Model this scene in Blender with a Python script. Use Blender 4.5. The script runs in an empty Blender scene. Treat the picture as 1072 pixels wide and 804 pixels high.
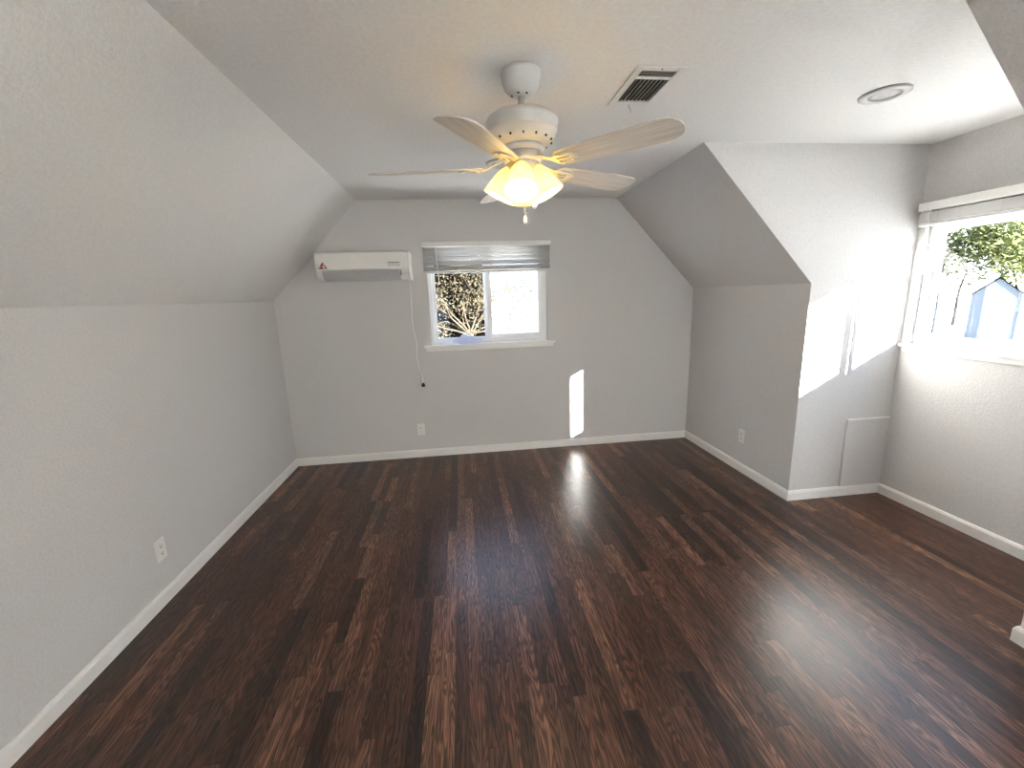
import bpy, bmesh, math, random
from mathutils import Vector, Matrix, noise as mnoise

C = bpy.context.scene.collection
sc = bpy.context.scene
rnd = random.Random(7)
PI = math.pi

# ------------------------------------------------------------------ room measures (metres)
H = 2.40            # flat ceiling
HK = 1.555          # knee walls
XL, XR = 0.80, 3.148
W = 3.9585
D1, D2 = 1.442, 2.752     # dormer cheeks
WD = 4.697                 # dormer window wall
YR = -6.0                  # rear wall
T = 0.10                   # wall thickness
HB = 0.075                 # baseboard height
TB = 0.014

# ------------------------------------------------------------------ camera
def look(yaw, pitch, roll):
    cy, sy = math.cos(yaw), math.sin(yaw)
    f = Vector((sy*math.cos(pitch), cy*math.cos(pitch), math.sin(pitch)))
    r = Vector((cy, -sy, 0)); u = r.cross(f)
    r2 = math.cos(roll)*r + math.sin(roll)*u
    u2 = -math.sin(roll)*r + math.cos(roll)*u
    return r2, u2, f
cam_d = bpy.data.cameras.new('camera'); cam = bpy.data.objects.new('camera', cam_d); C.objects.link(cam)
r_, u_, f_ = look(0.1150, -0.2069, -0.0332)
M = Matrix((r_, u_, -f_)).transposed().to_4x4()
M.translation = Vector((1.6452, -4.0325, 1.5386))
cam.matrix_world = M
cam_d.sensor_width = 36; cam_d.lens = 439.25*36/1072; cam_d.clip_start = 0.02; cam_d.clip_end = 300
sc.camera = cam

# ------------------------------------------------------------------ light, sky, exposure
sc.view_settings.view_transform = 'Standard'
sc.view_settings.look = 'None'
sc.view_settings.gamma = 1
sc.view_settings.use_curve_mapping = False
sc.view_settings.exposure = 0.05
sc.cycles.use_denoising = True
sc.cycles.max_bounces = 16
sc.cycles.diffuse_bounces = 10
sc.cycles.glossy_bounces = 4
sc.cycles.transparent_max_bounces = 24
sc.cycles.sample_clamp_indirect = 0

SUN_E = 112.0
SKY = 5.5
BULB = 3.2
FILL_SHADE_T = 0.95       # how much fill light the added rear shade lets through
sun_d = bpy.data.lights.new('sun', 'SUN'); sun = bpy.data.objects.new('sun', sun_d); C.objects.link(sun)
sun_d.energy = SUN_E; sun_d.angle = math.radians(0.55); sun_d.color = (1.0, 0.975, 0.945)
sun.rotation_euler = Vector((-1, 1.274, -0.55)).to_track_quat('-Z', 'Y').to_euler()
sun.location = (12, -14, 8)

wd = bpy.data.worlds.new('sky'); sc.world = wd; wd.use_nodes = True
nt = wd.node_tree; nt.nodes.clear()
tc = nt.nodes.new('ShaderNodeTexCoord'); sx = nt.nodes.new('ShaderNodeSeparateXYZ')
cr = nt.nodes.new('ShaderNodeValToRGB'); bg = nt.nodes.new('ShaderNodeBackground'); ow = nt.nodes.new('ShaderNodeOutputWorld')
cr.color_ramp.elements[0].position = 0.0; cr.color_ramp.elements[0].color = (0.92, 0.96, 1.0, 1)
cr.color_ramp.elements[1].position = 0.7; cr.color_ramp.elements[1].color = (0.42, 0.62, 1.0, 1)
nt.links.new(tc.outputs['Generated'], sx.inputs[0]); nt.links.new(sx.outputs['Z'], cr.inputs[0])
nt.links.new(cr.outputs[0], bg.inputs['Color']); bg.inputs['Strength'].default_value = SKY
nt.links.new(bg.outputs[0], ow.inputs['Surface'])

def portal(name, loc, direction, sx_, sy_):
    d = bpy.data.lights.new(name, 'AREA'); d.shape = 'RECTANGLE'; d.size = sx_; d.size_y = sy_
    d.cycles.is_portal = True
    o = bpy.data.objects.new(name, d); C.objects.link(o); o.location = loc
    o.rotation_euler = Vector(direction).to_track_quat('-Z', 'Y').to_euler()
portal('sky_portal', (1.92, 0.13, 1.55), (0, -1, 0), 1.2, 1.0)
portal('sky_portal', (WD+0.13, -2.09, 1.55), (-1, 0, 0), 1.3, 1.0)

# ------------------------------------------------------------------ materials
class NT:
    def __init__(s, name):
        s.m = bpy.data.materials.new(name); s.m.use_nodes = True
        s.t = s.m.node_tree; s.b = s.t.nodes['Principled BSDF']; s.out = s.t.nodes['Material Output']
    def n(s, kind, **kw):
        x = s.t.nodes.new(kind)
        for k, v in kw.items(): setattr(x, k, v)
        return x
    def l(s, a, b): s.t.links.new(a, b)
    def math(s, op, a, b=None, c=None):
        x = s.n('ShaderNodeMath', operation=op)
        for i, v in enumerate((a, b, c)):
            if v is None: continue
            if isinstance(v, (int, float)): x.inputs[i].default_value = v
            else: s.l(v, x.inputs[i])
        return x.outputs[0]
def ramp(t, src, stops):
    r = t.n('ShaderNodeValToRGB'); e = r.color_ramp.elements
    while len(e) < len(stops): e.new(0.5)
    for i, (p, c) in enumerate(stops):
        e[i].position = p; e[i].color = (*c, 1)
    t.l(src, r.inputs[0]); return r.outputs[0]

def plain(name, col, rough=0.5, metal=0.0, var=0.06, scale=40, bump=0.0, bscale=120, bdist=0.002, spec=0.5):
    t = NT(name); b = t.b
    tcn = t.n('ShaderNodeTexCoord'); nz = t.n('ShaderNodeTexNoise'); nz.inputs['Scale'].default_value = scale
    nz.inputs['Detail'].default_value = 3
    t.l(tcn.outputs['Object'], nz.inputs['Vector'])
    lo = tuple(max(0, c*(1-var)) for c in col); hi = tuple(min(1, c*(1+var)) for c in col)
    t.l(ramp(t, nz.outputs[0], [(0.3, lo), (0.7, hi)]), b.inputs['Base Color'])
    b.inputs['Roughness'].default_value = rough; b.inputs['Metallic'].default_value = metal
    b.inputs['Specular IOR Level'].default_value = spec
    if bump:
        n2 = t.n('ShaderNodeTexNoise'); n2.inputs['Scale'].default_value = bscale; n2.inputs['Detail'].default_value = 4
        n2.inputs['Roughness'].default_value = 0.6
        t.l(tcn.outputs['Object'], n2.inputs['Vector'])
        bp = t.n('ShaderNodeBump'); bp.inputs['Strength'].default_value = bump; bp.inputs['Distance'].default_value = bdist
        t.l(n2.outputs[0], bp.inputs['Height']); t.l(bp.outputs[0], b.inputs['Normal'])
    return t.m

M_wall = plain('greige_wall_paint', (0.618, 0.607, 0.600), 0.8, var=0.05, scale=90, bump=0.6, bscale=85, bdist=0.004, spec=0.12)
M_ceil = plain('white_ceiling_paint', (0.76, 0.75, 0.735), 0.75, var=0.04, scale=60, bump=0.6, bscale=70, bdist=0.004, spec=0.25)
M_wall_lit = plain('greige_wall_paint_lit', (0.69, 0.68, 0.665), 0.75, var=0.04, scale=80, bump=0.6, bscale=80, bdist=0.004, spec=0.15)  # wall paint made paler, light for the left slope put into its colour
M_trim = plain('white_trim_paint', (0.80, 0.79, 0.77), 0.35, var=0.02)
M_vinyl = plain('white_window_vinyl', (0.82, 0.83, 0.84), 0.35, var=0.015)
M_blind = plain('white_blind_slat', (0.62, 0.61, 0.59), 0.45, var=0.02)
M_plas = plain('white_plastic', (0.78, 0.77, 0.74), 0.38, var=0.02)
M_acgrey = plain('grey_louver_plastic', (0.50, 0.50, 0.51), 0.4, var=0.03)
M_fan = plain('white_fan_enamel', (0.56, 0.55, 0.53), 0.35, var=0.02)
M_dark = plain('dark_slot', (0.02, 0.02, 0.02), 0.6)
M_black = plain('black_plastic', (0.015, 0.015, 0.016), 0.4)
M_red = plain('red_print', (0.42, 0.02, 0.03), 0.5)
M_grey = plain('grey_print', (0.16, 0.16, 0.16), 0.5)
M_vent = plain('white_vent_enamel', (0.72, 0.72, 0.70), 0.4, var=0.02)
M_ventslat = plain('grey_vent_slat', (0.46, 0.45, 0.43), 0.5, var=0.05)
M_lens = plain('recessed_reflector', (0.55, 0.55, 0.55), 0.3)
M_brass = plain('pale_chain_metal', (0.75, 0.70, 0.58), 0.3, metal=0.6)

def mat_blade():
    t = NT('whitewashed_blade_wood'); b = t.b
    tcn = t.n('ShaderNodeTexCoord'); mp = t.n('ShaderNodeMapping'); mp.inputs['Scale'].default_value = (4, 90, 90)
    nz = t.n('ShaderNodeTexNoise'); nz.inputs['Scale'].default_value = 1; nz.inputs['Detail'].default_value = 4
    t.l(tcn.outputs['Object'], mp.inputs[0]); t.l(mp.outputs[0], nz.inputs['Vector'])
    t.l(ramp(t, nz.outputs[0], [(0.3, (0.56, 0.51, 0.46)), (0.7, (0.74, 0.70, 0.65))]), b.inputs['Base Color'])
    b.inputs['Roughness'].default_value = 0.45
    return t.m
M_blade = mat_blade()

def mat_glass():
    t = NT('window_glass'); t.t.nodes.remove(t.b)
    tr = t.n('ShaderNodeBsdfTransparent'); tr.inputs[0].default_value = (0.97, 0.985, 0.98, 1)
    gl = t.n('ShaderNodeBsdfGlossy'); gl.inputs['Roughness'].default_value = 0.0
    fr = t.n('ShaderNodeFresnel'); fr.inputs[0].default_value = 1.45
    mx = t.n('ShaderNodeMixShader'); ge = t.n('ShaderNodeNewGeometry')
    t.l(t.math('MULTIPLY', fr.outputs[0], t.math('SUBTRACT', 1.0, ge.outputs['Backfacing'])), mx.inputs[0]); t.l(tr.outputs[0], mx.inputs[1]); t.l(gl.outputs[0], mx.inputs[2])
    t.l(mx.outputs[0], t.out.inputs[0]); return t.m
M_glass = mat_glass()

def mat_shade():
    t = NT('lit_alabaster_glass'); t.t.nodes.remove(t.b)
    tl = t.n('ShaderNodeBsdfTranslucent'); tl.inputs[0].default_value = (0.85, 0.72, 0.28, 1)
    df = t.n('ShaderNodeBsdfDiffuse'); df.inputs[0].default_value = (0.85, 0.78, 0.55, 1)
    em = t.n('ShaderNodeEmission'); em.inputs[0].default_value = (1.0, 0.86, 0.30, 1); em.inputs[1].default_value = 0.6
    mx = t.n('ShaderNodeMixShader'); mx.inputs[0].default_value = 0.45
    ad = t.n('ShaderNodeAddShader')
    t.l(tl.outputs[0], mx.inputs[1]); t.l(df.outputs[0], mx.inputs[2]); t.l(mx.outputs[0], ad.inputs[0]); t.l(em.outputs[0], ad.inputs[1])
    t.l(ad.outputs[0], t.out.inputs[0]); return t.m
M_shade = mat_shade()
def mat_emit(name, col, s):
    t = NT(name); t.b.inputs['Emission Color'].default_value = (*col, 1); t.b.inputs['Emission Strength'].default_value = s
    t.b.inputs['Base Color'].default_value = (0.9, 0.85, 0.7, 1); return t.m
M_bulb = mat_emit('lit_bulb', (1.0, 0.80, 0.50), 8.0)

def mat_bag():
    t = NT('crinkled_clear_plastic'); b = t.b
    tl = t.n('ShaderNodeBsdfTranslucent'); tl.inputs[0].default_value = (0.78, 0.81, 0.90, 1)
    b.inputs['Base Color'].default_value = (0.74, 0.77, 0.88, 1); b.inputs['Roughness'].default_value = 0.3
    mx = t.n('ShaderNodeMixShader'); mx.inputs[0].default_value = 0.4
    t.l(b.outputs[0], mx.inputs[1]); t.l(tl.outputs[0], mx.inputs[2]); t.l(mx.outputs[0], t.out.inputs[0]); return t.m
M_bag = mat_bag()

def mat_fill_shade():
    t = NT('fill_shade_cloth'); b = t.b  # cloth of the added rear shade, scatters sun into the room as fill
    tl = t.n('ShaderNodeBsdfTranslucent'); tl.inputs[0].default_value = (0.79, 0.79, 0.785, 1)
    df = t.n('ShaderNodeBsdfDiffuse'); df.inputs[0].default_value = (0.78, 0.77, 0.75, 1)
    mx = t.n('ShaderNodeMixShader'); mx.inputs[0].default_value = FILL_SHADE_T
    t.l(df.outputs[0], mx.inputs[1]); t.l(tl.outputs[0], mx.inputs[2]); t.l(mx.outputs[0], t.out.inputs[0]); return t.m
M_fill_shade = mat_fill_shade()

def mat_floor():
    t = NT('dark_oak_strip_floor'); b = t.b
    tcn = t.n('ShaderNodeTexCoord'); s = t.n('ShaderNodeSeparateXYZ'); t.l(tcn.outputs['Object'], s.inputs[0])
    X, Y = s.outputs[0], s.outputs[1]
    u = t.math('DIVIDE', X, 0.057); iu = t.math('FLOOR', u); fu = t.math('FRACT', u)
    w1 = t.n('ShaderNodeTexWhiteNoise', noise_dimensions='1D'); t.l(iu, w1.inputs['W'])
    w1b = t.n('ShaderNodeTexWhiteNoise', noise_dimensions='1D'); t.l(t.math('ADD', iu, 91.37), w1b.inputs['W'])
    L = t.math('MULTIPLY_ADD', w1b.outputs[0], 0.75, 0.45)
    v = t.math('DIVIDE', t.math('MULTIPLY_ADD', w1.outputs[0], 5.0, Y), L)
    iv = t.math('FLOOR', v); fv = t.math('FRACT', v)
    cx = t.n('ShaderNodeCombineXYZ'); t.l(iu, cx.inputs[0]); t.l(iv, cx.inputs[1])
    w2 = t.n('ShaderNodeTexWhiteNoise', noise_dimensions='2D'); t.l(cx.outputs[0], w2.inputs['Vector'])
    rp = w2.outputs[0]
    base = ramp(t, rp, [(0.0, (0.026, 0.0105, 0.0062)), (0.2, (0.056, 0.0228, 0.0128)), (0.6, (0.092, 0.0385, 0.0220)), (0.88, (0.135, 0.060, 0.034)), (1.0, (0.210, 0.104, 0.060))])
    # fine pores stretched along the board
    off = t.math('MULTIPLY', rp, 37.0)
    g = t.n('ShaderNodeCombineXYZ'); t.l(t.math('MULTIPLY_ADD', X, 170.0, off), g.inputs[0]); t.l(t.math('MULTIPLY', Y, 7.0), g.inputs[1]); t.l(off, g.inputs[2])
    n1 = t.n('ShaderNodeTexNoise'); n1.inputs['Scale'].default_value = 1; n1.inputs['Detail'].default_value = 4; n1.inputs['Roughness'].default_value = 0.65
    t.l(g.outputs[0], n1.inputs['Vector'])
    # cathedral figure: contour bands of a stretched noise
    g2 = t.n('ShaderNodeCombineXYZ'); t.l(t.math('MULTIPLY_ADD', X, 22.0, off), g2.inputs[0]); t.l(t.math('MULTIPLY', Y, 2.6), g2.inputs[1]); t.l(off, g2.inputs[2])
    n2 = t.n('ShaderNodeTexNoise'); n2.inputs['Scale'].default_value = 1; n2.inputs['Detail'].default_value = 1.5
    t.l(g2.outputs[0], n2.inputs['Vector'])
    band = t.math('SINE', t.math('MULTIPLY', n2.outputs[0], 85.0))
    band = t.math('MULTIPLY_ADD', band, 0.5, 0.5)
    band = t.math('POWER', band, 1.6)
    pores = ramp(t, n1.outputs[0], [(0.34, (0.25, 0.24, 0.23)), (0.60, (1.30, 1.30, 1.30))])
    bandc = ramp(t, band, [(0.0, (0.46, 0.43, 0.41)), (0.6, (1.15, 1.15, 1.15)), (1.0, (1.25, 1.25, 1.25))])
    m1 = t.n('ShaderNodeMix', data_type='RGBA', blend_type='MULTIPLY'); m1.inputs[0].default_value = 1
    t.l(base, m1.inputs[6]); t.l(pores, m1.inputs[7])
    m2 = t.n('ShaderNodeMix', data_type='RGBA', blend_type='MULTIPLY'); m2.inputs[0].default_value = 1
    t.l(m1.outputs[2], m2.inputs[6]); t.l(bandc, m2.inputs[7])
    # worn greyish cloudiness of the finish
    n3 = t.n('ShaderNodeTexNoise'); n3.inputs['Scale'].default_value = 1.7; n3.inputs['Detail'].default_value = 4
    t.l(tcn.outputs['Object'], n3.inputs['Vector'])
    cloud = ramp(t, n3.outputs[0], [(0.3, (0.80, 0.80, 0.80)), (0.7, (1.2, 1.2, 1.2))])
    m3 = t.n('ShaderNodeMix', data_type='RGBA', blend_type='MULTIPLY'); m3.inputs[0].default_value = 1
    t.l(m2.outputs[2], m3.inputs[6]); t.l(cloud, m3.inputs[7])
    # joints
    e1 = t.math('LESS_THAN', fu, 0.022)
    e2 = t.math('LESS_THAN', t.math('MULTIPLY', fv, L), 0.0018)
    e = t.math('MAXIMUM', e1, e2)
    m4 = t.n('ShaderNodeMix', data_type='RGBA'); t.l(t.math('MULTIPLY', e, 0.75), m4.inputs[0]); t.l(m3.outputs[2], m4.inputs[6]); m4.inputs[7].default_value = (0.008, 0.005, 0.004, 1)
    t.l(m4.outputs[2], b.inputs['Base Color'])
    rr = t.math('MULTIPLY_ADD', n1.outputs[0], 0.10, 0.212)
    rr = t.math('MULTIPLY_ADD', n3.outputs[0], 0.12, rr)
    t.l(rr, b.inputs['Roughness'])
    b.inputs['Specular IOR Level'].default_value = 0.5
    hh = t.math('MULTIPLY_ADD', n1.outputs[0], 0.25, t.math('MULTIPLY', w2.outputs[0], 0.4))
    hh = t.math('SUBTRACT', hh, t.math('MULTIPLY', e, 0.9))
    n4 = t.n('ShaderNodeTexNoise'); n4.inputs['Scale'].default_value = 9; n4.inputs['Detail'].default_value = 2
    t.l(tcn.outputs['Object'], n4.inputs['Vector'])
    hh = t.math('MULTIPLY_ADD', n4.outputs[0], 1.6, hh)
    bp = t.n('ShaderNodeBump'); bp.inputs['Strength'].default_value = 0.20; bp.inputs['Distance'].default_value = 0.0025
    t.l(hh, bp.inputs['Height']); t.l(bp.outputs[0], b.inputs['Normal'])
    return t.m
M_floor = mat_floor()

M_bark = plain('pale_tan_bark', (0.058, 0.047, 0.032), 0.9, var=0.35, scale=6, spec=0.0)
M_bark2 = plain('grey_brown_bark', (0.007, 0.0055, 0.0045), 0.9, var=0.3, scale=6, spec=0.0)
M_dry = plain('dry_yellow_leaf', (0.056, 0.046, 0.029), 0.7, var=0.4, scale=3, spec=0.0)
M_leaf = plain('olive_leaf', (0.095, 0.105, 0.040), 0.6, var=0.5, scale=2, spec=0.0)
M_dkleaf = plain('dark_evergreen_leaf', (0.0012, 0.0013, 0.0012), 0.7, var=0.5, scale=2, spec=0.0)
M_ground = plain('pale_bounce_ground', (0.56, 0.54, 0.51), 0.95, var=0.4, scale=1.5, spec=0.0)  # ground colour raised to bounce extra sunlight up to ceiling and slope
M_roof = plain('grey_shingle', (0.004, 0.0045, 0.0055), 0.9, var=0.35, scale=12, spec=0.0)
def mat_siding(name, col):
    t = NT(name); b = t.b
    tcn = t.n('ShaderNodeTexCoord'); s = t.n('ShaderNodeSeparateXYZ'); t.l(tcn.outputs['Object'], s.inputs[0])
    f = t.math('FRACT', t.math('DIVIDE', s.outputs[2], 0.18))
    t.l(ramp(t, f, [(0.0, tuple(c*0.6 for c in col)), (0.08, col), (1.0, tuple(min(1, c*1.05) for c in col))]), b.inputs['Base Color'])
    b.inputs['Roughness'].default_value = 0.8; b.inputs['Specular IOR Level'].default_value = 0.0; return t.m
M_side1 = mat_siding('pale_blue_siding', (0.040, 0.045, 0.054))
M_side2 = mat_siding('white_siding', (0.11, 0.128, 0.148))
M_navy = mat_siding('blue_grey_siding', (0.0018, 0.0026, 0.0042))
M_side2b = mat_siding('light_blue_siding', (0.07, 0.09, 0.11))
M_sparse = plain('dark_sparse_leaf', (0.004, 0.004, 0.003), 0.7, spec=0.0)
M_pane_dark = plain('dark_house_window', (0.02, 0.025, 0.03), 0.1)

# ------------------------------------------------------------------ mesh helpers
def obj(name, bm, mat, parent=None, smooth=False, bevel=0.0, seg=2, kind=None):
    me = bpy.data.meshes.new(name)
    bmesh.ops.recalc_face_normals(bm, faces=bm.faces)
    bm.to_mesh(me); bm.free()
    for m in (mat if isinstance(mat, (list, tuple)) else [mat]): me.materials.append(m)
    o = bpy.data.objects.new(name, me); C.objects.link(o)
    if parent is not None: o.parent = parent
    if smooth:
        for p in me.polygons: p.use_smooth = True
    if bevel:
        md = o.modifiers.new('bevel', 'BEVEL'); md.width = bevel; md.segments = seg; md.limit_method = 'ANGLE'; md.angle_limit = math.radians(40)
        for p in me.polygons: p.use_smooth = True
        md.harden_normals = True
    if kind: o['kind'] = kind
    return o
def struct(name, bm, mat, parent=None, **k):
    o = obj(name, bm, mat, parent, **k)
    o['kind'] = 'structure'; return o
def tag(o, label, cat, group=None):
    o['label'] = label; o['category'] = cat
    if group: o['group'] = group
    return o
def thing(name, label, cat, loc=(0, 0, 0), rz=0.0, group=None):
    o = bpy.data.objects.new(name, None); C.objects.link(o); o.empty_display_size = 0.1
    o.location = loc; o.rotation_euler = (0, 0, rz)
    if label: tag(o, label, cat, group)
    return o
def box(bm, x0, x1, y0, y1, z0, z1, mtx=None, mi=0):
    vs = [bm.verts.new((x, y, z)) for x in (x0, x1) for y in (y0, y1) for z in (z0, z1)]
    fs = [(0, 1, 3, 2), (4, 6, 7, 5), (0, 4, 5, 1), (2, 3, 7, 6), (0, 2, 6, 4), (1, 5, 7, 3)]
    for f in fs: bm.faces.new([vs[i] for i in f]).material_index = mi
    if mtx is not None: bmesh.ops.transform(bm, matrix=mtx, verts=vs)
    return vs
def mk(*boxes):
    bm = bmesh.new()
    for b in boxes: box(bm, *b)
    return bm
def slab(bm, outline, vec, holes=()):
    """planar polygon (3D points) with holes, extruded by vec"""
    v = Vector(vec); edges = []
    for loop in [outline, *holes]:
        vs = [bm.verts.new(p) for p in loop]
        edges += [bm.edges.new((vs[i], vs[(i+1) % len(vs)])) for i in range(len(vs))]
    r = bmesh.ops.triangle_fill(bm, edges=edges, use_beauty=True)
    fs = [g for g in r['geom'] if isinstance(g, bmesh.types.BMFace)]
    bmesh.ops.dissolve_limit(bm, angle_limit=0.001, verts=list({vv for f in fs for vv in f.verts}), edges=list({e for f in fs for e in f.edges}))
    fs = list(bm.faces)
    ex = bmesh.ops.extrude_face_region(bm, geom=fs)
    bmesh.ops.translate(bm, vec=v, verts=[g for g in ex['geom'] if isinstance(g, bmesh.types.BMVert)])
    return bm
def lathe(bm, prof, n=32, mtx=None, cap=True):
    rings = []
    for r, z in prof:
        rings.append([bm.verts.new((r*math.cos(2*PI*i/n), r*math.sin(2*PI*i/n), z)) for i in range(n)])
    for a, b in zip(rings, rings[1:]):
        for i in range(n): bm.faces.new((a[i], a[(i+1) % n], b[(i+1) % n], b[i]))
    if cap:
        bm.faces.new(rings[0]); bm.faces.new(rings[-1])
    if mtx is not None: bmesh.ops.transform(bm, matrix=mtx, verts=[v for r in rings for v in r])
def tube(bm, pts, rad, n=8, cap=True):
    pts = [Vector(p) for p in pts]
    rads = rad if isinstance(rad, (list, tuple)) else [rad]*len(pts)
    rings = []; ref = Vector((0.31, 0.17, 0.93))
    for i, p in enumerate(pts):
        d = (pts[min(i+1, len(pts)-1)] - pts[max(i-1, 0)]).normalized()
        a = d.cross(ref)
        if a.length < 1e-3: a = d.cross(Vector((1, 0, 0)))
        a.normalize(); b = d.cross(a)
        rings.append([bm.verts.new(p + rads[i]*(math.cos(2*PI*k/n)*a + math.sin(2*PI*k/n)*b)) for k in range(n)])
    for a, b in zip(rings, rings[1:]):
        for i in range(n): bm.faces.new((a[i], a[(i+1) % n], b[(i+1) % n], b[i]))
    if cap:
        bm.faces.new(rings[0]); bm.faces.new(rings[-1])

# ================================================================== THE ROOM
struct('floor', mk((-T, WD+T, YR-T, T, -0.12, 0.0)), M_floor)

# window openings: (u0, u1, z0, z1)
BW = (1.362, 2.476, 1.10, 2.005)          # back wall, along x
DW = (-2.69, -1.49, 1.125, 1.925)         # dormer wall, along y

bm = bmesh.new()
slab(bm, [(0, 0, 0), (W, 0, 0), (W, 0, HK), (XR, 0, H), (XL, 0, H), (0, 0, HK)], (0, T, 0),
     [[(BW[0], 0, BW[2]), (BW[1], 0, BW[2]), (BW[1], 0, BW[3]), (BW[0], 0, BW[3])]])
struct('wall_back', bm, M_wall)
struct('wall_left', mk((-T, 0, YR, T, 0, HK)), M_wall)
sl = Vector((-(H-HK), 0, XL)).normalized()*T
bm = bmesh.new(); slab(bm, [(0, YR, HK), (0, T, HK), (XL, T, H), (XL, YR, H)], (sl.x, 0, sl.z)); struct('ceiling_left', bm, M_wall_lit)  # left slope takes the lightened wall paint
sr = Vector((H-HK, 0, W-XR)).normalized()*T
# right slope and knee wall: a far piece and a near piece either side of the dormer
bm = bmesh.new(); slab(bm, [(W, -D1+0.001, HK), (W, T, HK), (XR, T, H), (XR, -D1+0.001, H)], (sr.x, 0, sr.z)); struct('ceiling_right', bm, M_wall)
bm = bmesh.new(); slab(bm, [(W, YR, HK), (W, -D2-0.001, HK), (XR, -D2-0.001, H), (XR, YR, H)], (sr.x, 0, sr.z)); struct('ceiling_right_near', bm, M_wall)
struct('wall_right', mk((W, W+0.08, -D1+0.001, T, 0, HK)), M_wall)
struct('wall_right_near', mk((W, W+0.08, YR, -D2-0.001, 0, HK)), M_wall)
# dormer cheeks (their inner faces at y=-D1 and y=-D2)
e_ = 0.001
ck = [(W+e_, 0), (WD+T, 0), (WD+T, H+0.02), (XR+e_, H+0.02), (XR+e_, H), (W+e_, HK)]
bm = bmesh.new(); slab(bm, [(x, -D1, z) for x, z in ck], (0, T, 0)); struct('wall_dormer_far', bm, M_wall)
bm = bmesh.new(); slab(bm, [(x, -D2, z) for x, z in ck], (0, -T, 0)); struct('wall_dormer_near', bm, M_wall)
bm = bmesh.new()
slab(bm, [(WD, -D1, 0), (WD, -D1, H), (WD, -D2, H), (WD, -D2, 0)], (T, 0, 0),
     [[(WD, DW[1], DW[2]), (WD, DW[1], DW[3]), (WD, DW[0], DW[3]), (WD, DW[0], DW[2])]])
struct('wall_dormer', bm, M_wall)
bm = mk((XL, XR, YR, T, H, H+T), (XR, WD+T, -D2, -D1, H, H+T))
struct('ceiling', bm, M_ceil)
bm = bmesh.new()
RW = (2.20, 3.80, 0.35, 1.50)             # unseen window behind the camera, added with its shade for fill light
slab(bm, [(0, YR, 0), (W, YR, 0), (W, YR, HK), (XR, YR, H), (XL, YR, H), (0, YR, HK)], (0, -T, 0),
     [[(RW[0], YR, RW[2]), (RW[1], YR, RW[2]), (RW[1], YR, RW[3]), (RW[0], YR, RW[3])]])
struct('wall_rear', bm, M_wall)

# baseboards: profile (depth, height) swept between two points, n = direction into the room
PROF = [(0, 0), (TB, 0), (TB, HB-0.016), (TB*0.78, HB-0.009), (TB*0.55, HB-0.002), (TB*0.3, HB), (0, HB)]
def baseboard(name, a, b, n, ma=0, mb=0):
    """ma/mb: +1 lengthens the exposed face at that end (outer corner), -1 shortens it (inner corner)"""
    bm = bmesh.new(); A, B, N = Vector((*a, 0)), Vector((*b, 0)), Vector((*n, 0)); d = (B-A).normalized(); rings = []
    for P, s, m in ((A, -1, ma), (B, 1, mb)):
        rings.append([bm.verts.new(P + N*q + d*(s*m*q) + Vector((0, 0, z))) for q, z in PROF])
    k = len(PROF)
    for i in range(k): bm.faces.new((rings[0][i], rings[0][(i+1) % k], rings[1][(i+1) % k], rings[1][i]))
    bm.faces.new(rings[0]); bm.faces.new(rings[1])
    struct(name, bm, M_trim)
baseboard('baseboard_left', (0, YR), (0, 0), (1, 0), -1, -1)
baseboard('baseboard_back', (0, 0), (W, 0), (0, -1), -1, -1)
baseboard('baseboard_right', (W, 0), (W, -D1), (-1, 0), -1, 1)
baseboard('baseboard_dormer_far', (W, -D1), (WD, -D1), (0, -1), 1, -1)
baseboard('baseboard_dormer', (WD, -D1), (WD, -D2), (-1, 0), -1, -1)
baseboard('baseboard_dormer_near', (WD, -D2), (W, -D2), (0, 1), -1, 1)
baseboard('baseboard_right_near', (W, -D2), (W, YR), (-1, 0), 1, -1)

# ------------------------------------------------------------------ windows (local: x along wall to the right, y outward, z up)
def window(name, loc, rz, w, h, mull):
    r = thing(name, None, None, loc, rz); r['kind'] = 'structure'
    f = 0.034
    y0, y1 = 0.035, T+0.004
    fr = mk((0, f, y0, y1, 0, h), (w-f, w, y0, y1, 0, h), (f, w-f, y0, y1, 0, f), (f, w-f, y0, y1, h-f, h))
    obj('frame', fr, M_vinyl, r, bevel=0.003)
    for zt in (f, h-f-0.012): obj('track', mk((f, w-f, 0.060, 0.064, zt, zt+0.012)), M_vinyl, r)
    s = 0.046
    for (a, b, ya, yb, st) in ((f, mull+0.004, 0.068, 0.092, 0.026), (mull, w-f, 0.038, 0.062, s)):
        z0, z1 = f+0.002, h-f-0.002
        sa = obj('sash', mk((a, a+st, ya, yb, z0, z1), (b-st, b, ya, yb, z0, z1), (a+st, b-st, ya, yb, z0, z0+st), (a+st, b-st, ya, yb, z1-st, z1)), M_vinyl, r, bevel=0.002)
        ym = (ya+yb)/2
        obj('pane', mk((a+st-0.004, b-st+0.004, ym-0.002, ym+0.002, z0+st-0.004, z1-st+0.004)), M_glass, sa)
        if st == s:
            obj('sash_latch', mk((a+0.006, a+0.022, ya-0.010, ya, h*0.45, h*0.45+0.06)), M_vinyl, sa, bevel=0.002)
    return r
w1 = window('window_1', (BW[0], 0, BW[2]), 0, BW[1]-BW[0], BW[3]-BW[2], 0.534)
w2 = window('window_2', (WD, DW[1], DW[2]), -PI/2, DW[1]-DW[0], DW[3]-DW[2], 0.535)
w3 = window('fill_window_rear', (RW[1], YR, RW[2]), PI, RW[1]-RW[0], RW[3]-RW[2], 0.53)  # added unseen window, its sunlit shade gives soft fill light
obj('fill_shade', mk((-0.04, RW[1]-RW[0]+0.04, -0.012, -0.010, -0.05, RW[3]-RW[2]+0.05)), M_fill_shade, w3)
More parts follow.
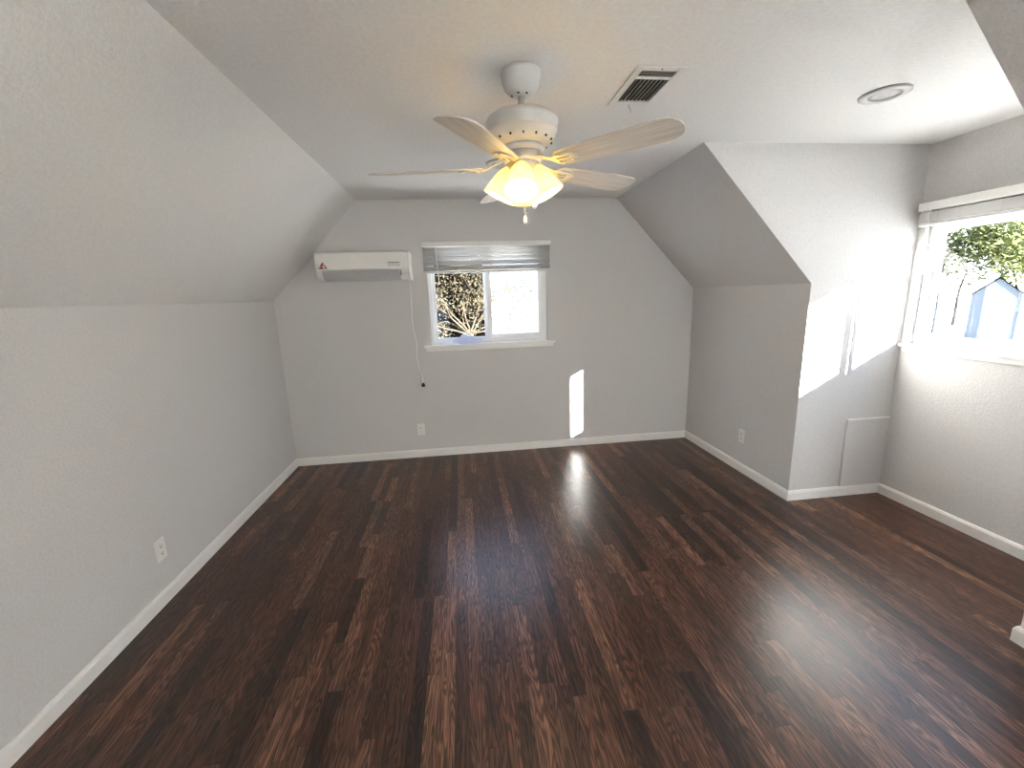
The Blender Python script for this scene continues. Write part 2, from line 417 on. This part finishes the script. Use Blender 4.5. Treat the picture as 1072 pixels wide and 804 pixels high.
# sills: stool board with horns and an apron below
def sill(name, loc, rz, a, b, ia, ib):
    r = thing(name, None, None, loc, rz); r['kind'] = 'structure'
    obj('sill_board', mk((a, b, -0.028, 0.0, -0.018, 0.004), (ia, ib, 0.0, 0.04, -0.018, 0.004)), M_trim, r, bevel=0.003)
    obj('apron', mk((a+0.018, b-0.018, -0.014, 0.0, -0.052, -0.018)), M_trim, r, bevel=0.002)
sill('trim_1', (0, 0, BW[2]), 0, 1.288, 2.548, BW[0], BW[1])
sill('trim_2', (WD, 0, DW[2]), -PI/2, 1.452, 2.73, -DW[1], -DW[0])

# ------------------------------------------------------------------ window blinds
def slat_bm(w, tilt, depth=0.050):
    bm = bmesh.new(); n = 6; th = 0.0022
    pr = []
    for i in range(n+1):
        s = -depth/2 + depth*i/n; c = 0.004*(1-(2*i/n-1)**2)
        pr.append((s, c+th/2))
    pr += [(s, c-th) for s, c in reversed(pr)]
    ct, st = math.cos(tilt), math.sin(tilt)
    rings = [[bm.verts.new((x, s*ct - c*st, s*st + c*ct)) for s, c in pr] for x in (0, w)]
    k = len(pr)
    for i in range(k): bm.faces.new((rings[0][i], rings[0][(i+1) % k], rings[1][(i+1) % k], rings[1][i]))
    bm.faces.new(rings[0]); bm.faces.new(rings[1])
    return bm
def blind(name, label, loc, rz, w, head, openz, n_open, n_stack, bottom, wand_x, wand_len, gap, wandtop):
    r = thing(name, label, 'window blind', loc, rz)
    obj('headrail', mk((0, w, -0.062, 0.0, -head, 0)), M_plas, r, bevel=0.003)
    yc = -0.031
    me = None
    def put(bm_or_me, z, nm='slat'):
        o = bpy.data.objects.new(nm, bm_or_me); C.objects.link(o); o.parent = r; o.location = (0.008, yc, z); return o
    z = -head - 0.012
    if n_open:
        a = obj('slat', slat_bm(w-0.016, math.radians(-42)), M_blind, r, smooth=True); a.location = (0.008, yc, z-0.012)
        for i in range(1, n_open): put(a.data, z-0.012-i*openz)
        z = z - n_open*openz - 0.004
    b = obj('slat', slat_bm(w-0.016, 0), M_blind, r, smooth=True); b.location = (0.008, yc, z)
    for i in range(1, n_stack): put(b.data, z-i*gap)
    zb = z - n_stack*gap - 0.002
    obj('bottom_rail', mk((0.008, w-0.008, yc-0.026, yc+0.026, zb-bottom, zb)), M_blind, r, bevel=0.004)
    for f in (0.10, 0.36, 0.64, 0.90):
        for yy in (yc-0.029, yc+0.029):
            bm = bmesh.new(); tube(bm, [(w*f, yy, -head), (w*f, yy, zb-bottom)], 0.0009, 5); obj('ladder_cord', bm, M_blind, r)
    bm = bmesh.new(); tube(bm, [(wand_x, -0.068, -wandtop), (wand_x, -0.070, -wandtop-0.03)], 0.002, 6); tube(bm, [(wand_x, -0.070, -wandtop-0.03), (wand_x+0.012, -0.069, -wandtop-wand_len)], 0.0042, 6)
    obj('tilt_wand', bm, M_plas, r, smooth=True)
    return r, zb-bottom
blind('window_blind', 'white slatted blind lowered over the top of the back wall window', (1.332, -0.001, 2.030), 0, 1.176, 0.038, 0.040, 4, 11, 0.018, 0.125, 0.34, 0.0033, 0.030)
blind('window_blind', 'white slatted blind pulled fully up over the sunny dormer window', (WD-0.001, -1.475, 2.035), -PI/2, 1.23, 0.052, 0.04, 0, 17, 0.020, 0.085, 0.40, 0.0034, 0.045)

# ------------------------------------------------------------------ ceiling fan
FX, FY = 1.932, -2.19
fan = thing('ceiling_fan', 'white five-blade ceiling fan with four lit glass shades', 'ceiling fan', (FX, FY, H))
bm = bmesh.new(); lathe(bm, [(0.072, 0.0), (0.079, -0.004), (0.080, -0.018), (0.076, -0.024), (0.074, -0.040), (0.067, -0.060), (0.053, -0.078), (0.036, -0.088), (0.020, -0.091)], 40)
cn = obj('canopy', bm, M_fan, fan, smooth=True)
for a in (-60, -115, 90, 180):
    bm = bmesh.new(); lathe(bm, [(0.0045, 0.0), (0.0045, 0.004)], 8, Matrix.Translation((0.036*math.cos(math.radians(a)), 0.036*math.sin(math.radians(a)), -0.0905))); obj('canopy_screw', bm, M_dark, cn)
bm = bmesh.new(); lathe(bm, [(0.0125, -0.08), (0.0125, -0.140), (0.019, -0.146), (0.026, -0.156)], 20); obj('downrod', bm, M_fan, fan, smooth=True)
bm = bmesh.new(); lathe(bm, [(0.026, -0.152), (0.085, -0.155), (0.112, -0.160), (0.132, -0.168), (0.142, -0.176), (0.146, -0.184), (0.146, -0.191), (0.142, -0.194), (0.142, -0.222), (0.138, -0.228), (0.135, -0.229), (0.131, -0.240), (0.118, -0.256), (0.098, -0.269), (0.084, -0.275), (0.078, -0.278)], 48)
mo = obj('motor_housing', bm, M_fan, fan, smooth=True)
for i in range(15):
    a = 2*PI*i/15; bm = bmesh.new()
    box(bm, -0.005, 0.005, -0.0028, 0.0028, -0.004, 0.004, Matrix.Translation((0.1185*math.cos(a), 0.1185*math.sin(a), -0.2560)) @ Matrix.Rotation(a, 4, 'Z') @ Matrix.Rotation(math.radians(38), 4, 'Y'))
    obj('cooling_slot', bm, M_dark, mo)
bm = bmesh.new(); lathe(bm, [(0.060, -0.274), (0.086, -0.277), (0.088, -0.286), (0.084, -0.296), (0.060, -0.298)], 40); obj('flywheel', bm, M_fan, fan, smooth=True)
# blades
def blade_outline():
    pts = []
    L0, L1 = 0.165, 0.640
    def wid(t): return 0.050 + 0.019*min(1, t/0.75)
    for i in range(9): t = i/8; pts.append((L0+0.02+(L1-0.075-L0-0.02)*t, -wid(t)))
    for i in range(1, 10):
        a = -PI/2 + PI*i/10
        pts.append((L1-0.075 + 0.075*math.cos(a)**0.75, wid(1)*math.sin(a)))
    for i in range(9): t = 1-i/8; pts.append((L0+0.02+(L1-0.075-L0-0.02)*t, wid(t)))
    pts.append((L0, 0.034)); pts.append((L0, -0.034))
    return pts
bm = bmesh.new(); slab(bm, [(x, y, 0) for x, y in blade_outline()], (0, 0, 0.006)); me_src = obj('blade', bm, M_blade, fan, bevel=0.0015)
def iron_bm():
    bm = bmesh.new()
    # arm leaving the flywheel, forked plate under the blade with an open slot
    slab(bm, [(x, y, -0.006) for x, y in [(0.070, -0.017), (0.125, -0.013), (0.150, -0.020), (0.175, -0.036), (0.240, -0.031), (0.268, -0.010), (0.268, 0.010), (0.240, 0.031), (0.175, 0.036), (0.150, 0.020), (0.125, 0.013), (0.070, 0.017)]], (0, 0, 0.005),
         [[(0.172, -0.020, -0.006), (0.228, -0.017, -0.006), (0.228, -0.005, -0.006), (0.172, -0.005, -0.006)], [(0.172, 0.005, -0.006), (0.228, 0.005, -0.006), (0.228, 0.017, -0.006), (0.172, 0.020, -0.006)]])
    box(bm, 0.055, 0.085, -0.017, 0.017, -0.006, 0.006)
    for v in bm.verts:
        t = min(1, max(0, (v.co.x-0.075)/0.095)); v.co.z += 0.036*(1-t*t*(3-2*t))
    return bm
iron0 = obj('blade_iron', iron_bm(), M_fan, me_src, bevel=0.0015)
sc0 = []
for x, y in ((0.185, -0.028), (0.185, 0.028), (0.252, 0.0)):
    bm = bmesh.new(); lathe(bm, [(0.006, -0.009), (0.006, -0.005)], 10, Matrix.Translation((x, y, 0))); sc0.append(obj('blade_screw', bm, M_brass, me_src))
for k in range(5):
    a = math.radians(-45.5 + 72*k)
    if k == 0: b_ = me_src
    else:
        b_ = me_src.copy(); C.objects.link(b_); b_.parent = fan
        for q in (iron0, *sc0):
            q2 = q.copy(); C.objects.link(q2); q2.parent = b_
    b_.matrix_local = Matrix.Translation((0, 0, -0.352)) @ Matrix.Rotation(a, 4, 'Z') @ Matrix.Rotation(math.radians(2.4 if k == 4 else 0.0), 4, 'Y') @ Matrix.Rotation(math.radians(-12), 4, 'X')
# curved drop brackets between flywheel and irons are part of the irons' hub ring
bm = bmesh.new(); lathe(bm, [(0.050, -0.296), (0.074, -0.298), (0.076, -0.325), (0.070, -0.332), (0.050, -0.333)], 36); obj('blade_hub', bm, M_fan, fan, smooth=True)
bm = bmesh.new(); lathe(bm, [(0.040, -0.330), (0.058, -0.332), (0.062, -0.345), (0.060, -0.368), (0.046, -0.386), (0.020, -0.394)], 36)
kit = obj('light_kit', bm, M_fan, fan, smooth=True)
SH = [(0.0235, 0.0), (0.026, -0.006), (0.036, -0.020), (0.047, -0.042), (0.055, -0.068), (0.061, -0.092), (0.066, -0.112), (0.069, -0.122)]
SHI = [(r-0.003, z) for r, z in reversed(SH)]
for k in range(4):
    a = math.radians(-104 + 90*k)
    m = Matrix.Rotation(a, 4, 'Z') @ Matrix.Translation((0.043, 0, -0.345)) @ Matrix.Rotation(math.radians(-27), 4, 'Y')
    bm = bmesh.new(); lathe(bm, [(0.016, 0.012), (0.024, 0.008), (0.026, -0.004), (0.025, -0.018), (0.018, -0.020)], 24, m); obj('lamp_socket', bm, M_fan, fan, smooth=True)
    m2 = m @ Matrix.Translation((0, 0, -0.006))
    bm = bmesh.new(); lathe(bm, SH+SHI, 32, m2, cap=False); s = obj('glass_shade', bm, M_shade, fan, smooth=True)
    bm = bmesh.new(); lathe(bm, [(0.012, -0.012), (0.013, -0.030), (0.022, -0.050), (0.027, -0.066), (0.025, -0.082), (0.015, -0.094), (0.004, -0.098)], 20, m2); obj('bulb', bm, M_bulb, s, smooth=True)
    p = m2 @ Vector((0, 0, -0.116))
    ld = bpy.data.lights.new('bulb_light', 'POINT'); ld.energy = BULB; ld.color = (1.0, 0.80, 0.54); ld.shadow_soft_size = 0.02
    lo = bpy.data.objects.new('bulb_light', ld); C.objects.link(lo); lo.parent = fan; lo.location = p
def chain(x, y, z0, z1, bell):
    bm = bmesh.new(); n = int((z0-z1)/0.006)
    for i in range(n):
        z = z0-(z0-z1)*i/n
        lathe(bm, [(0.0008, 0.0016), (0.0017, 0), (0.0008, -0.0016)], 6, Matrix.Translation((x, y, z)))
    tube(bm, [(x, y, z0), (x, y, z1)], 0.0007, 5)
    c = obj('pull_chain', bm, M_brass, fan, smooth=True)
    bm = bmesh.new()
    if bell: lathe(bm, [(0.0025, 0.004), (0.005, 0.0), (0.0075, -0.010), (0.006, -0.020), (0.002, -0.027)], 14, Matrix.Translation((x, y, z1)))
    else: lathe(bm, [(0.002, 0.004), (0.008, 0.001), (0.011, -0.008), (0.009, -0.016), (0.003, -0.020)], 14, Matrix.Translation((x, y, z1)))
    obj('chain_pull', bm, M_plas, c, smooth=True)
chain(0.036, -0.058, -0.350, -0.498, False)
chain(0.002, -0.020, -0.390, -0.545, True)

# ------------------------------------------------------------------ wall air conditioner
AX0, AX1 = 0.452, 1.222
ac = thing('air_conditioner', 'white wall-mounted split air conditioner left of the back window', 'air conditioner', (0, 0, 0))
prof = [(0, 1.735), (-0.10, 1.712), (-0.150, 1.728), (-0.188, 1.775), (-0.200, 1.815), (-0.203, 1.880), (-0.200, 1.930), (-0.190, 1.944), (-0.175, 1.948), (0, 1.948)]
def acslab(x0, x1, pr):
    bm = bmesh.new(); slab(bm, [(x0, y, z) for y, z in pr], (x1-x0, 0, 0)); return bm
obj('body', acslab(AX0, AX1, prof), M_plas, ac, bevel=0.006)
# front panel proud of the body, louver flap along the lower edge, end caps
fp = [(-0.2005, 1.800), (-0.208, 1.803), (-0.211, 1.880), (-0.207, 1.936), (-0.196, 1.9445), (-0.19, 1.94)]
obj('front_panel', acslab(AX0+0.004, AX1-0.026, fp), M_plas, ac, bevel=0.002)
lv = [(-0.115, 1.716), (-0.153, 1.728), (-0.190, 1.772), (-0.201, 1.796), (-0.205, 1.795), (-0.195, 1.769), (-0.156, 1.722), (-0.117, 1.710)]
obj('louver', acslab(AX0+0.05, AX1-0.075, lv), M_acgrey, ac, bevel=0.001)
obj('display_slot', mk((AX1-0.070, AX1-0.064, -0.199, -0.17, 1.745, 1.79)), M_grey, ac)
ec = [(y*1.015, z) for y, z in prof]
obj('end_cap', acslab(AX1-0.004, AX1+0.012, [(0, 1.708), (-0.11, 1.700), (-0.158, 1.716), (-0.196, 1.77), (-0.207, 1.815), (-0.209, 1.90), (-0.198, 1.945), (0, 1.950)]), M_plas, ac, bevel=0.005)
# triangular badge: three dark red bars meeting around a pale centre
bx, bz, yy = 0.517, 1.838, -0.2135
bm = bmesh.new(); slab(bm, [(bx-0.040, -0.2118, bz-0.030), (bx+0.042, -0.2118, bz-0.030), (bx+0.005, -0.2118, bz+0.038)], (0, 0.004, 0)); badge = obj('badge', bm, M_plas, ac)
def quad(pts):
    bm = bmesh.new()
    vs = [bm.verts.new((bx+x, yy, bz+z)) for x, z in pts]; f = bm.faces.new(vs)
    r = bmesh.ops.extrude_face_region(bm, geom=[f]); bmesh.ops.translate(bm, vec=(0, 0.003, 0), verts=[g for g in r['geom'] if isinstance(g, bmesh.types.BMVert)])
    obj('badge_bar', bm, M_red, badge)
quad([(-0.034, -0.026), (0.004, -0.026), (0.000, -0.012), (-0.020, -0.012)])
quad([(-0.022, -0.008), (-0.004, -0.008), (0.006, 0.012), (0.000, 0.028)])
quad([(0.002, 0.030), (0.009, 0.014), (0.022, -0.026), (0.036, -0.026)])
# small grey rating print: two rules and a row of tiny dashes
lx = 1.052; lz = 1.838; bm = bmesh.new()
slab(bm, [(lx, -0.2125, lz-0.012), (lx+0.098, -0.2125, lz-0.012), (lx+0.098, -0.2125, lz+0.018), (lx, -0.2125, lz+0.018)], (0, 0.003, 0),
     [[(lx+0.003, -0.2125, lz-0.008), (lx+0.095, -0.2125, lz-0.008), (lx+0.095, -0.2125, lz+0.012), (lx+0.003, -0.2125, lz+0.012)]])
lab = obj('rating_print', bm, M_grey, ac)
for i in range(7): obj('print_mark', mk((lx+0.012+i*0.011, lx+0.019+i*0.011, -0.2125, -0.2095, lz+0.002, lz+0.008)), M_grey, lab)
# power cord with its black plug hanging against the wall
pp = [(1.205, -0.10, 1.715), (1.206, -0.06, 1.690), (1.205, -0.025, 1.640), (1.203, -0.012, 1.56), (1.201, -0.010, 1.46), (1.197, -0.009, 1.36), (1.200, -0.012, 1.28), (1.212, -0.014, 1.20), (1.222, -0.012, 1.12), (1.214, -0.012, 1.02), (1.222, -0.014, 0.93), (1.238, -0.014, 0.85), (1.247, -0.012, 0.79), (1.252, -0.014, 0.745)]
def smoothpts(p, n=6):
    p = [Vector(q) for q in p]; out = []
    for i in range(len(p)-1):
        a, b, c, d = p[max(i-1, 0)], p[i], p[i+1], p[min(i+2, len(p)-1)]
        for k in range(n):
            t = k/n
            out.append(0.5*((2*b)+(c-a)*t+(2*a-5*b+4*c-d)*t*t+(3*b-a-3*c+d)*t**3))
    out.append(p[-1]); return out
bm = bmesh.new(); tube(bm, smoothpts(pp), 0.0048, 8)
pc = obj('power_cord', bm, M_plas, ac, smooth=True)
bm = bmesh.new(); lathe(bm, [(0.006, 0.02), (0.010, 0.012), (0.017, 0.004), (0.018, -0.014), (0.014, -0.018)], 16, Matrix.Translation((1.254, -0.02, 0.732)))
pl = obj('plug', bm, M_black, pc, smooth=True); pl['label'] = 'black plug'

# ------------------------------------------------------------------ outlets
def outlet(label, loc, rz):
    r = thing('wall_outlet', label, 'outlet', loc, rz, None)
    obj('cover_plate', mk((-0.035, 0.035, -0.006, 0, -0.058, 0.058)), M_plas, r, bevel=0.002)
    for s in (1, -1):
        bm = bmesh.new(); n = 20; pts = []
        for i in range(n):
            a = 2*PI*i/n; pts.append((0.0165*math.cos(a), -0.006, s*0.020 + max(-0.0135, min(0.0135, 0.0175*math.sin(a)))))
        slab(bm, pts, (0, -0.002, 0))
        f = obj('receptacle', bm, M_plas, r)
        for q in ((-0.008, -0.0055, -0.0086, -0.0075, s*0.020-0.002, s*0.020+0.008), (0.005, 0.0075, -0.0086, -0.0075, s*0.020-0.001, s*0.020+0.007), (-0.003, 0.003, -0.0086, -0.0075, s*0.020-0.010, s*0.020-0.005)):
            obj('contact_slot', mk(q), M_dark, f)
    bm = bmesh.new(); lathe(bm, [(0.003, 0), (0.003, 0.0015)], 10, Matrix.Translation((0, -0.006, 0)) @ Matrix.Rotation(PI/2, 4, 'X')); obj('plate_screw', bm, M_brass, r)
outlet('white duplex outlet low on the left knee wall', (0, -1.826, 0.287), PI/2)
outlet('white duplex outlet on the back wall below the air conditioner cord', (1.198, 0, 0.283), 0)
outlet('white duplex outlet on the right knee wall before the dormer corner', (W, -0.894, 0.311), -PI/2)

# ------------------------------------------------------------------ access panel in the dormer cheek
ap = thing('access_panel', 'painted access panel low on the dormer side wall', 'panel', (4.358, -D1, HB))
obj('panel_board', mk((0.0, WD-4.358-0.002, -0.014, 0.0, 0.002, 0.510)), M_wall, ap, bevel=0.002)
obj('edge_strip', mk((0.0, WD-4.358-0.002, -0.016, 0.0, 0.510, 0.518)), M_trim, ap, bevel=0.001)

# ------------------------------------------------------------------ ceiling vent
vt = thing('ceiling_vent', 'white ceiling air register with grey louvers beside the fan', 'vent', (2.487, -2.085, H))
wx, wy = 0.104, 0.178
fr = mk((-wx, -wx+0.030, -wy, wy, -0.007, 0), (wx-0.030, wx, -wy, wy, -0.007, 0), (-wx+0.030, wx-0.030, -wy, -wy+0.030, -0.007, 0), (-wx+0.030, wx-0.030, wy-0.060, wy, -0.007, 0), (-wx+0.030, wx-0.030, -wy+0.082, -wy+0.098, -0.007, 0))
obj('vent_frame', fr, M_vent, vt, bevel=0.002)
obj('vent_duct_shade', mk((-wx+0.028, wx-0.028, -wy+0.028, wy-0.055, -0.0012, -0.0002)), M_dark, vt)  # thin dark sheet, paints in the shade behind the slats
for i in range(8):
    x = -wx+0.040+i*0.0178
    bm = mk((-0.0045, 0.0045, -wy+0.098, wy-0.060, -0.0009, 0.0009)); bmesh.ops.transform(bm, matrix=Matrix.Translation((x, 0, -0.0058)) @ Matrix.Rotation(math.radians(-62), 4, 'Y'), verts=bm.verts)
    obj('vent_slat', bm, M_ventslat, vt)
for i in range(4):
    y = -wy+0.038+i*0.012
    bm = mk((-wx+0.030, wx-0.030, -0.005, 0.005, -0.0006, 0.0006)); bmesh.ops.transform(bm, matrix=Matrix.Translation((0, y, -0.0045)) @ Matrix.Rotation(math.radians(30), 4, 'X'), verts=bm.verts)
    obj('vent_slat', bm, M_ventslat, vt)
bm = bmesh.new(); tube(bm, [(-0.01, wy-0.03, -0.006), (-0.004, wy-0.022, -0.016), (0.006, wy-0.016, -0.022), (0.010, wy-0.006, -0.030)], 0.003, 8); obj('damper_lever', bm, M_acgrey, vt, smooth=True)
bm = bmesh.new(); lathe(bm, [(0.0035, 0), (0.0035, -0.002)], 10, Matrix.Translation((0.0, -wy+0.012, -0.007))); obj('vent_screw', bm, M_grey, vt)

# ------------------------------------------------------------------ recessed ceiling lights (unlit)
def recessed(label, x, y, r=0.098):
    o = thing('recessed_light', label, 'ceiling light', (x, y, H))
    bm = bmesh.new(); lathe(bm, [(r*0.62, -0.003), (r*0.66, -0.010), (r*0.90, -0.012), (r, -0.006), (r, -0.0), (r*0.62, -0.0)], 40); obj('trim_ring', bm, M_fan, o, smooth=True)
    bm = bmesh.new(); lathe(bm, [(r*0.64, -0.004), (r*0.4, -0.0055), (r*0.1, -0.006)], 32); obj('lens', bm, M_lens, o, smooth=True)
recessed('round unlit recessed light in the bright dormer ceiling', 3.655, -2.08)
recessed('round unlit recessed light on the ceiling partly hidden behind the fan', 1.965, -1.03, 0.10)

# ------------------------------------------------------------------ crumpled plastic bag on the sill
bm = bmesh.new(); bmesh.ops.create_icosphere(bm, subdivisions=4, radius=1)
for v in bm.verts:
    p = v.co.copy()
    n1 = mnoise.fractal(p*1.6+Vector((3, 1, 7)), 1.0, 2.0, 3)
    rid = 1-abs(mnoise.noise(p*3.1+Vector((9, 2, 4))))*2
    k = 1+0.30*n1+0.16*rid
    q = p*k
    prof_z = 0.040*(1-0.55*abs(q.x-0.05)) 
    v.co = Vector((q.x*0.120, q.y*0.020, max(-0.030, (q.z*max(0.016, prof_z*1.35) if q.z < 0 else q.z*max(0.014, 0.064*(1-0.9*abs(q.x+0.25)))) + 0.022*mnoise.noise(p*4.3)+0.010*mnoise.noise(p*9))))
for v in bm.verts: v.co.z += 0.0301
bag = obj('plastic_bag', bm, M_bag, None); bag.location = (1.705, -0.001, BW[2]+0.005); tag(bag, 'crumpled bluish plastic bag lying on the back window sill', 'plastic bag')

# ================================================================== OUTSIDE
GZ = -3.0
struct('ground', mk((-60, 90, -60, 90, GZ-0.2, GZ)), M_ground)

def grow(rng, bm, p, d, length, rad, depth, tips, spread=0.55, up=0.05, maxd=5, segs=3):
    pts = [p.copy()]; rads = [rad]
    for i in range(segs):
        d = (d + Vector((rng.uniform(-1, 1), rng.uniform(-1, 1), rng.uniform(-1, 1)))*0.22 + Vector((0, 0, up))).normalized()
        p = p + d*(length/segs); pts.append(p.copy()); rads.append(rad*(1-0.45*(i+1)/segs))
    tube(bm[0] if depth <= 1 else bm[1], pts, rads, 6 if depth <= 1 else 3, cap=False)
    if depth >= 2: tips.append((pts[1], d)); 
    tips.append((p, d))
    if depth >= maxd: return
    nb = rng.choice((2, 3, 3)) if depth > 0 else 5
    for k in range(nb):
        q = pts[-1] if k < 2 else pts[rng.randrange(1, len(pts))]
        nd = (d + Vector((rng.uniform(-1, 1), rng.uniform(-1, 1), rng.uniform(-0.8, 1)))*spread*1.6).normalized()
        grow(rng, bm, q, nd, length*rng.uniform(0.62, 0.85), rads[-1]*0.75, depth+1, tips, spread, up, maxd, segs)
def leaves(rng, tips, per, spread, size):
    bm = bmesh.new()
    for p, d in tips:
        for _ in range(per):
            c = p + Vector((rng.gauss(0, spread), rng.gauss(0, spread), rng.gauss(0, spread)))
            a = Vector((rng.uniform(-1, 1), rng.uniform(-1, 1), rng.uniform(-1, 1))).normalized(); b = a.orthogonal().normalized()
            s = size*rng.uniform(0.6, 1.3)
            vs = [bm.verts.new(c+a*s), bm.verts.new(c+b*s*0.45), bm.verts.new(c-a*s), bm.verts.new(c-b*s*0.45)]
            bm.faces.new(vs)
    return bm
def tree(name, label, x, y, h, seed, bark, leafmat, per, lsize, lspread, maxd=5, group=None, spread=0.55, trad=0.12, trunk=0.3, ll=None):
    rng = random.Random(seed); r = thing(name, label, 'tree', (x, y, GZ), 0, group)
    bms = (bmesh.new(), bmesh.new()); tips = []
    tube(bms[0], [(0, 0, -0.02), (0.05, 0.02, h*trunk*0.5), (0, 0, h*trunk)], [trad*1.3, trad*1.05, trad], 10)
    grow(rng, bms, Vector((0, 0, h*trunk)), Vector((0, 0, 1)), ll or h*0.26, trad, 0, tips, spread, maxd=maxd)
    obj('trunk', bms[0], bark, r, smooth=True); tw = obj('twigs', bms[1], bark, r); tw['kind'] = 'stuff'
    if per:
        lf = obj('leaves', leaves(rng, tips, per, lspread, lsize), leafmat, r); lf['kind'] = 'stuff'
    return r
def house(name, label, x, y, rz, w, d, wall_h, roof_h, m_side, over=0.25, wins=()):
    r = thing(name, label, 'house', (x, y, GZ), rz)
    bm = bmesh.new(); slab(bm, [(-w/2, 0, 0), (w/2, 0, 0), (w/2, 0, wall_h), (0, 0, wall_h+roof_h), (-w/2, 0, wall_h)], (0, d, 0)); obj('house_walls', bm, m_side, r)
    bm = bmesh.new(); k = roof_h/(w/2); o = over; t = 0.12
    slab(bm, [(-w/2-o, -o, wall_h-k*o+0.01), (0, -o, wall_h+roof_h+0.01), (w/2+o, -o, wall_h-k*o+0.01), (w/2+o, -o, wall_h-k*o+t), (0, -o, wall_h+roof_h+t*1.2), (-w/2-o, -o, wall_h-k*o+t)], (0, d+2*o, 0)); obj('roof', bm, M_roof, r)
    for (a, b, c, e) in wins:
        f = obj('house_window', mk((a-0.06, b+0.06, -0.04, 0.02, c-0.06, e+0.06)), M_vinyl, r); obj('pane', mk((a, b, -0.05, -0.03, c, e)), M_pane_dark, f)
    return r
# seen through the back window
def tangle(label, x, y, z, seed, n_limb, reach):
    """bare tree whose crotch sits at (x, y, z) with limbs fanning out into a dense tangle"""
    rng = random.Random(seed); r = thing('bare_tree', label, 'tree', (x, y, GZ))
    a, b = bmesh.new(), bmesh.new(); h = z-GZ; tips = []
    tube(a, [(0.1, 0.05, -0.02), (0.04, 0.0, h*0.5), (0, 0, h)], [0.13, 0.09, 0.07], 10)
    for k in range(n_limb):
        t = -1.25+2.5*k/(n_limb-1)+rng.uniform(-0.12, 0.12)
        d = Vector((math.sin(t), rng.uniform(-0.35, 0.35), math.cos(t)*0.9)).normalized()
        grow(rng, (a, b), Vector((0, 0, h-0.03)), d, reach*rng.uniform(0.35, 0.6), 0.019, 1, tips, 0.75, 0.0, 6, 4)
    obj('trunk', a, M_bark, r, smooth=True); tw = obj('twigs', b, M_bark, r); tw['kind'] = 'stuff'
    lf = obj('leaves', leaves(rng, tips, 1, 0.08, 0.023), M_dry, r); lf['kind'] = 'stuff'
tangle('tan leafless tree with tangled sunlit twigs filling the left back pane', 1.80, 3.9, 0.88, 11, 9, 1.05)
def conifer(label, x, y, h, rad, seed, n, size):
    rng = random.Random(seed); r = thing('evergreen_tree', label, 'tree', (x, y, GZ))
    bm = bmesh.new(); tube(bm, [(0, 0, -0.02), (0, 0, h*0.9)], [0.12, 0.02], 8); obj('trunk', bm, M_bark2, r, smooth=True)
    pts = []
    for _ in range(n):
        z = h*(0.04+0.96*rng.random()**0.9); q = rad*min(1.0, 1.6*(1-z/h)+0.08)*(1-0.45*rng.random()**2)
        a = rng.uniform(0, 2*PI); pts.append((Vector((q*math.cos(a), q*math.sin(a), z)), None))
    lf = obj('leaves', leaves(rng, pts, 1, 0.03, size), M_dkleaf, r); lf['kind'] = 'stuff'
conifer('dark narrow evergreen standing right behind the tangled tan tree', 1.86, 6.3, 6.6, 0.62, 5, 9000, 0.085)
conifer('tall dark evergreen rising behind the blue-grey house', 0.35, 18.5, 10.5, 1.9, 6, 9000, 0.22)
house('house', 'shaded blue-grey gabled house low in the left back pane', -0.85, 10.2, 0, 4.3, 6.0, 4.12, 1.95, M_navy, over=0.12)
house('house', 'pale house wall filling the right back pane', 7.05, 14.5, 0.0, 8.6, 6.0, 6.2, 2.4, M_side1)
tree('thin_tree', 'thin sparse tree in front of the pale house beyond the right back pane', 3.35, 9.2, 6.2, 31, M_bark2, M_sparse, 2, 0.022, 0.16, maxd=4, trunk=0.35, ll=1.3, trad=0.03)
# seen through the dormer window
RZ = math.radians(-55.5)
house('house', 'small white gabled house seen far through the dormer window', 42.8, 24.3, RZ, 2.6, 6.0, 3.45, 1.18, M_side2, over=0.12)
house('house', 'taller pale blue house left of the small white gabled house', 43.2, 30.2, RZ, 2.3, 4.0, 5.4, 1.2, M_side2b, over=0.1, wins=((-0.3, 0.2, 1.2, 2.0),))
tree('leafy_tree', 'olive leafy tree behind the pale blue house', 52.8, 34.4, 12.0, 41, M_bark2, M_leaf, 16, 0.28, 1.1, maxd=4, trunk=0.25, ll=2.4)
tree('leafy_tree', 'olive leafy tree behind the small white gabled house', 68.4, 40.1, 15.5, 43, M_bark2, M_leaf, 16, 0.28, 1.1, maxd=4, trunk=0.22, ll=2.3)
